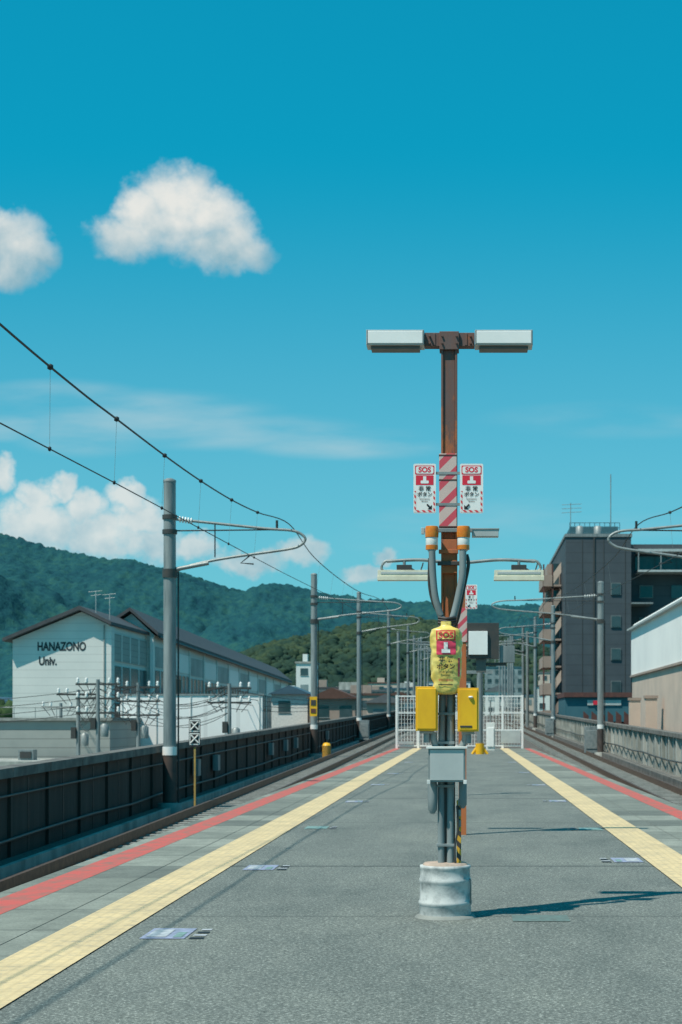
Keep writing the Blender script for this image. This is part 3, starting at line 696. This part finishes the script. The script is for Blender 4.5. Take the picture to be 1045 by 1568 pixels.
# ---------------------------------------------------------------- town
def house(x,y,w,d,h,mw,mr,gable=True,name='house'):
    g=B(); g.box(x,x+w,y,y+d,-6,h,mw)
    if gable:
        g.prism([(x-.4,y-.5,h-.1),(x+w+.4,y-.5,h-.1),(x+w*.5,y-.5,h+w*.22)],(0,d+1,0),mr)
    else:
        g.box(x-.2,x+w+.2,y-.2,y+d+.2,h,h+.35,mr); g.box(x+w*.3,x+w*.55,y+2,y+4,h+.35,h+1.8,mw)
    nf=max(1,int((h+6)/3))
    for f in range(nf):
        z=h-2.2-f*3
        k=x+.8
        while k<x+w-1.6:
            g.box(k,k+1.4,y-.06,y,z,z+1.3,M_glass if random.random()<.7 else M_glassl); g.box(k-.08,k+1.48,y-.1,y-.06,z-.1,z,M_grey); k+=2.6
        k=y+1
        xx=x+w if x<0 else x
        while k<y+d-2:
            g.box(min(xx,xx+(.06 if x<0 else -.06)),max(xx,xx+(.06 if x<0 else -.06)),k,k+1.6,z,z+1.3,M_glass); k+=3.2
    g.out(name)
M_h=[M_white,M_beige,M_concl,M_tan,M_greyslat,M_side]
M_roofb=mat('roof_brown',(.12,.06,.045),None,2,.8); M_roofg=mat('roof_grey',(.13,.15,.16),None,2,.8); M_roofbl=mat('roof_blue',(.05,.12,.17),None,2,.7)
random.seed(11)
house(-17.6,185,5.2,9,4.2,M_tan,M_roofb); house(-22.5,190,4.2,9,4.8,M_white,M_roofbl); house(-12.6,210,4.6,8,4.0,M_beige,M_roofg)
house(-31,300,3.4,8,12.2,M_white,M_concl,False,'white_tower_building'); house(-27.5,300,14,10,7,M_concl,M_roofg,False,'apartment_block')
house(-10.8,240,3.2,8,4.6,M_white,M_roofb)
for i in range(60):
    y=random.uniform(240,700); px=random.choice([random.uniform(-.30,-.045),random.uniform(-.12,-.03),random.uniform(.03,.16)])
    x=px*y; w=random.uniform(6,15); h=1.5+y*random.uniform(.006,.024)
    if -46<x<-18 and y<262: continue
    if abs(x)<12: continue
    gb=random.random()<.55 and w<11
    house(x,y,w,random.uniform(7,12),h,random.choice(M_h),random.choice([M_roofb,M_roofg,M_roofbl,M_rooftile]),gb,'house' if gb else 'apartment_block')
house(7,560,13,14,20,M_glassl,M_teal,False,'glass_office_building')
house(-14,600,16,14,16,M_white,M_roofg,False,'apartment_block'); house(24,520,18,14,17,M_beige,M_roofg,False,'apartment_block'); house(-30,520,10,14,12,M_beige,M_roofg,False,'apartment_block')
house(-6,430,9,10,8,M_tan,M_roofb,True); house(5,400,7,10,9,M_side,M_roofg,True)

# ---------------------------------------------------------------- mountains & forest
def ico(sub):
    import bmesh
    bm=bmesh.new(); bmesh.ops.create_icosphere(bm,subdivisions=sub,radius=1)
    v=np.array([list(x.co) for x in bm.verts]); f=np.array([[q.index for q in a.verts] for a in bm.faces]); bm.free(); return v,f
def crowns(name,pts,rad,m,sub=1,flat=.85):
    v,f=ico(sub); n=len(pts); nv=len(v)
    V=np.repeat(v[None],n,0)*(1+.28*np.random.randn(n,nv,1).clip(-1.5,1.5))
    V[:,:,2]*=flat; V=V*rad[:,None,None]+pts[:,None,:]
    F=f[None]+(np.arange(n)*nv)[:,None,None]
    me=bpy.data.meshes.new(name); me.vertices.add(n*nv); me.vertices.foreach_set('co',V.reshape(-1))
    F=F.reshape(-1,3); me.loops.add(len(F)*3); me.loops.foreach_set('vertex_index',F.reshape(-1).astype(np.int32))
    me.polygons.add(len(F)); me.polygons.foreach_set('loop_start',np.arange(0,len(F)*3,3,dtype=np.int32))
    me.update(calc_edges=True); me.validate(); me.materials.append(m)
    me.polygons.foreach_set('use_smooth',[True]*len(F))
    o=bpy.data.objects.new(name,me); scene.collection.objects.link(o); return o
def terrain(name,table,yb,yr,yend,seedv,namp,nsc,m,nx,ny,rough=0):
    X=np.array([a for a,_ in table]); Z=np.array([b for _,b in table])
    def H(x,y):
        rz=np.interp(x,X,Z)
        if y<=yr: s=(y-yb)/(yr-yb)
        else: s=1-(y-yr)/(yend-yr)*1.0
        s=max(0,s); base=-6+(rz+6)*(s**.95)
        w=4*s*(1-s) if y<=yr else 0
        n=noise.fractal(Vector((x*nsc,y*nsc*.6,seedv)),1.0 if rough else .9,2.1,4 if rough else 5)
        n2=noise.noise(Vector((x*nsc*6,y*nsc*6,seedv)))
        h=base+namp*n*(w*.9+.06)+namp*.08*n2*min(1,s*3)
        if rough: h+=rough*noise.noise(Vector((x*.11,y*.05,seedv)))*min(1,s*5)+rough*.8*random.random()*min(1,s*5)
        return h
    g=B(); vs=[];fs=[]
    x0,x1=X[0],X[-1]
    for j in range(ny+1):
        y=yb+(yend-yb)*j/ny
        for i in range(nx+1):
            x=x0+(x1-x0)*i/nx; vs.append((x,y,H(x,y)))
    for j in range(ny):
        for i in range(nx): a=j*(nx+1)+i; fs.append((a,a+1,a+nx+2,a+nx+1))
    g.add(vs,fs,m,True); g.out(name); return H
T=[(-500,760),(-200,790),(0,812),(60,828),(110,842),(150,848),(200,857),(250,868),(300,882),(340,896),(375,906),(400,897),(425,893),(470,898),(520,908),(560,915),(610,920),(640,925),(700,930),(760,925),(850,930),(1000,920),(1300,900),(1500,930)]
far=[((a-712)*1.2,(1105-b)*1.2+1.5-4) for a,b in T]
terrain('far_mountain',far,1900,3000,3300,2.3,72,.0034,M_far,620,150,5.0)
T=[(250,1100),(300,1070),(340,1025),(370,1003),(400,987),(440,974),(500,964),(545,952),(600,947),(640,943),(690,950),(740,965),(800,975),(866,1000),(1000,1040),(1200,1090)]
near=[((a-712)*.48,(1105-b)*.48+1.5-6) for a,b in T]
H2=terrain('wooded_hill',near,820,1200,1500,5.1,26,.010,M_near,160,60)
n=12000; xs_=np.random.uniform(-215,190,n); ys_=840+400*np.random.rand(n)**.8
pts=np.array([(x,y,H2(x,y)+1.0) for x,y in zip(xs_,ys_)])
crowns('hill_forest',pts,np.random.uniform(1.8,4.8,n),M_near,2,.9)
n=2600; ys_=np.random.uniform(300,800,n); q=np.random.uniform(-.30,-.04,n)
cl=np.array([noise.noise(Vector((a*40,b*.02,0))) for a,b in zip(q,ys_)])
k=cl>.08; xs_=(q*ys_)[k]; ys2=ys_[k]
ok=~((xs_>-50)&(xs_<-15)&(ys2<300)); xs_=xs_[ok]; ys2=ys2[ok]
pts=np.stack([xs_,ys2,-4+np.random.rand(len(xs_))*(5+ys2*.010)],1)
crowns('town_tree_belt',pts,np.random.uniform(1.2,2.8,len(xs_)),M_leaf,2,.9)

# ---------------------------------------------------------------- world
w=bpy.data.worlds.new('World'); scene.world=w; w.use_nodes=True; nt=w.node_tree
for n in list(nt.nodes): nt.nodes.remove(n)
sky=N(nt,'ShaderNodeTexSky',sky_type='NISHITA'); sky.sun_disc=False
sky.sun_elevation=R(59.9); sky.sun_rotation=R(229.4); sky.air_density=1.0; sky.dust_density=.4; sky.ozone_density=2.0
tc=N(nt,'ShaderNodeTexCoord'); sp=N(nt,'ShaderNodeSeparateXYZ'); nt.links.new(tc.outputs['Generated'],sp.inputs[0])
yc=mth(nt,'MAXIMUM',sp.outputs[1],.05)
u=mth(nt,'DIVIDE',sp.outputs[0],yc); v=mth(nt,'DIVIDE',sp.outputs[2],yc)
cb=N(nt,'ShaderNodeCombineXYZ'); nt.links.new(u,cb.inputs[0]); nt.links.new(v,cb.inputs[1])
n_a=noi(nt,cb.outputs[0],38,4,.55); n_b=noi(nt,cb.outputs[0],95,4,.62)
mpp=N(nt,'ShaderNodeMapping'); mpp.inputs['Location'].default_value=(3.3,1.7,0); nt.links.new(cb.outputs[0],mpp.inputs[0])
n_c=noi(nt,mpp.outputs[0],38,4,.55)
mpw=N(nt,'ShaderNodeMapping'); mpw.inputs['Scale'].default_value=(9,42,1); mpw.inputs['Rotation'].default_value=(0,0,.18); nt.links.new(cb.outputs[0],mpw.inputs[0])
n_w=noi(nt,mpw.outputs[0],1.0,5,.5)
ud=mth(nt,'ADD',u,mth(nt,'MULTIPLY',mth(nt,'SUBTRACT',n_a,.5),.028))
vd=mth(nt,'ADD',v,mth(nt,'MULTIPLY',mth(nt,'SUBTRACT',n_c,.5),.028))
def blobs(lst,uu=ud,vv=vd):
    F=None
    for (a,b_,ra,rb) in lst:
        dx=mth(nt,'DIVIDE',mth(nt,'SUBTRACT',uu,a),ra); dy=mth(nt,'DIVIDE',mth(nt,'SUBTRACT',vv,b_),rb)
        e=mth(nt,'SUBTRACT',1.0,mth(nt,'ADD',mth(nt,'MULTIPLY',dx,dx),mth(nt,'MULTIPLY',dy,dy)))
        F=e if F is None else mth(nt,'MAXIMUM',F,e)
    return F
def mr(x,a,b_,c=0.,d=1.,smooth=True):
    n=N(nt,'ShaderNodeMapRange'); n.interpolation_type='SMOOTHSTEP' if smooth else 'LINEAR'
    nt.links.new(x,n.inputs[0])
    for i,k in enumerate((a,b_,c,d)): n.inputs[i+1].default_value=k
    return n.outputs[0]
detail=mth(nt,'MULTIPLY',mth(nt,'SUBTRACT',n_b,.5),1.0)
C1=blobs([(-.176,.320,.028,.021),(-.199,.314,.018,.016),(-.156,.309,.026,.018),(-.142,.296,.018,.020),(-.207,.298,.024,.015),(-.182,.302,.034,.020),(-.152,.291,.028,.015),(-.140,.285,.020,.012)])
C2=blobs([(-.284,.296,.028,.020),(-.268,.287,.020,.017),(-.285,.277,.032,.014)])
C4=blobs([(-.283,.150,.010,.012),(-.262,.138,.015,.014),(-.246,.143,.010,.010),(-.232,.130,.020,.013),(-.208,.137,.012,.012),(-.198,.125,.022,.015),(-.262,.118,.034,.022),(-.225,.112,.032,.018),(-.19,.108,.028,.015),(-.165,.106,.016,.010),(-.10,.104,.020,.010),(-.13,.098,.03,.010),(-.047,.102,.010,.007),(-.06,.090,.02,.008)])
a1=mr(mth(nt,'ADD',C1,mth(nt,'MULTIPLY',detail,.8)),-.45,1.05)
a2=mr(mth(nt,'ADD',C2,mth(nt,'MULTIPLY',detail,.6)),-.45,.95)
a4=mth(nt,'MULTIPLY',mr(mth(nt,'ADD',C4,mth(nt,'MULTIPLY',detail,1.1)),-.10,.85),.82)
Wb=blobs([(-.20,.190,.085,.014),(-.15,.178,.09,.012),(-.25,.196,.06,.014),(-.07,.170,.07,.010),(-.28,.181,.03,.010),(-.23,.178,.05,.016)],u,v)
Wc=blobs([(.10,.185,.09,.012),(.08,.125,.12,.014),(-.02,.115,.06,.018)],u,v)
aw=mth(nt,'MULTIPLY',mr(Wb,-.3,1.0),mr(n_w,.28,.75)); aw=mth(nt,'MULTIPLY',aw,.50)
aw2=mth(nt,'MULTIPLY',mth(nt,'MULTIPLY',mr(Wc,-.3,1.0),mr(n_w,.30,.75)),.20)
haze=mth(nt,'MULTIPLY',mr(v,.36,.0),.36)
thin=mth(nt,'ADD',mth(nt,'MAXIMUM',aw,aw2),haze,clamp=True)
inF=mth(nt,'GREATER_THAN',sp.outputs[1],.06)
thin=mth(nt,'MULTIPLY',thin,inF)
alpha=mth(nt,'MULTIPLY',mth(nt,'MAXIMUM',mth(nt,'MAXIMUM',a1,a2),a4),inF)
s1=mr(v,.276,.318,0,1); s4=mr(v,.095,.135,.35,1); shv=mth(nt,'ADD',mth(nt,'MULTIPLY',s1,mth(nt,'GREATER_THAN',v,.24)),mth(nt,'MULTIPLY',s4,mth(nt,'LESS_THAN',v,.24)))
mp2=N(nt,'ShaderNodeMapping'); mp2.inputs['Location'].default_value=(.006,-.006,0); nt.links.new(cb.outputs[0],mp2.inputs[0])
n_b2=noi(nt,mp2.outputs[0],38,4,.55)
rel=mth(nt,'MULTIPLY',mth(nt,'SUBTRACT',n_a,n_b2),1.4)
sh=mth(nt,'ADD',mth(nt,'MULTIPLY',shv,.78),mth(nt,'ADD',rel,.16),clamp=True)
cc=mixc(nt,sh,(.28,.50,.60),(.86,.87,.83))
gm=N(nt,'ShaderNodeGamma'); gm.inputs[1].default_value=.55; nt.links.new(sky.outputs[0],gm.inputs[0])
skyc=mixc(nt,1.0,gm.outputs[0],(.03,2.0,2.42),'MULTIPLY')
b1=N(nt,'ShaderNodeBackground'); b1.inputs[1].default_value=.10; nt.links.new(skyc,b1.inputs[0])
b2=N(nt,'ShaderNodeBackground'); b2.inputs[1].default_value=.92; nt.links.new(cc,b2.inputs[0])
b3=N(nt,'ShaderNodeBackground'); b3.inputs[1].default_value=.85; b3.inputs[0].default_value=(.55,.74,.80,1)
m0=N(nt,'ShaderNodeMixShader'); nt.links.new(thin,m0.inputs[0]); nt.links.new(b1.outputs[0],m0.inputs[1]); nt.links.new(b3.outputs[0],m0.inputs[2])
ms=N(nt,'ShaderNodeMixShader'); nt.links.new(alpha,ms.inputs[0]); nt.links.new(m0.outputs[0],ms.inputs[1]); nt.links.new(b2.outputs[0],ms.inputs[2])
wo=N(nt,'ShaderNodeOutputWorld'); nt.links.new(ms.outputs[0],wo.inputs[0])
L=bpy.data.lights.new('sun','SUN'); L.energy=5.0; L.angle=R(.6); L.color=(1,.94,.83)
so=bpy.data.objects.new('sun',L); scene.collection.objects.link(so)
so.rotation_euler=Vector((.77,.66,-1.75)).to_track_quat('-Z','Y').to_euler(); so.location=(-10,-10,20)
cam=bpy.data.cameras.new('camera'); co=bpy.data.objects.new('camera',cam); scene.collection.objects.link(co)
co.location=(0,0,1.5); co.rotation_euler=(R(90),0,0)
cam.sensor_fit='VERTICAL'; cam.sensor_height=36; cam.lens=57.4; cam.shift_x=-.1209; cam.shift_y=.2047
cam.clip_start=.1; cam.clip_end=20000
cam.dof.use_dof=True; cam.dof.focus_distance=12.4; cam.dof.aperture_fstop=5.6
scene.camera=co
scene.view_settings.view_transform='Standard'; scene.view_settings.look='None'; scene.view_settings.exposure=0
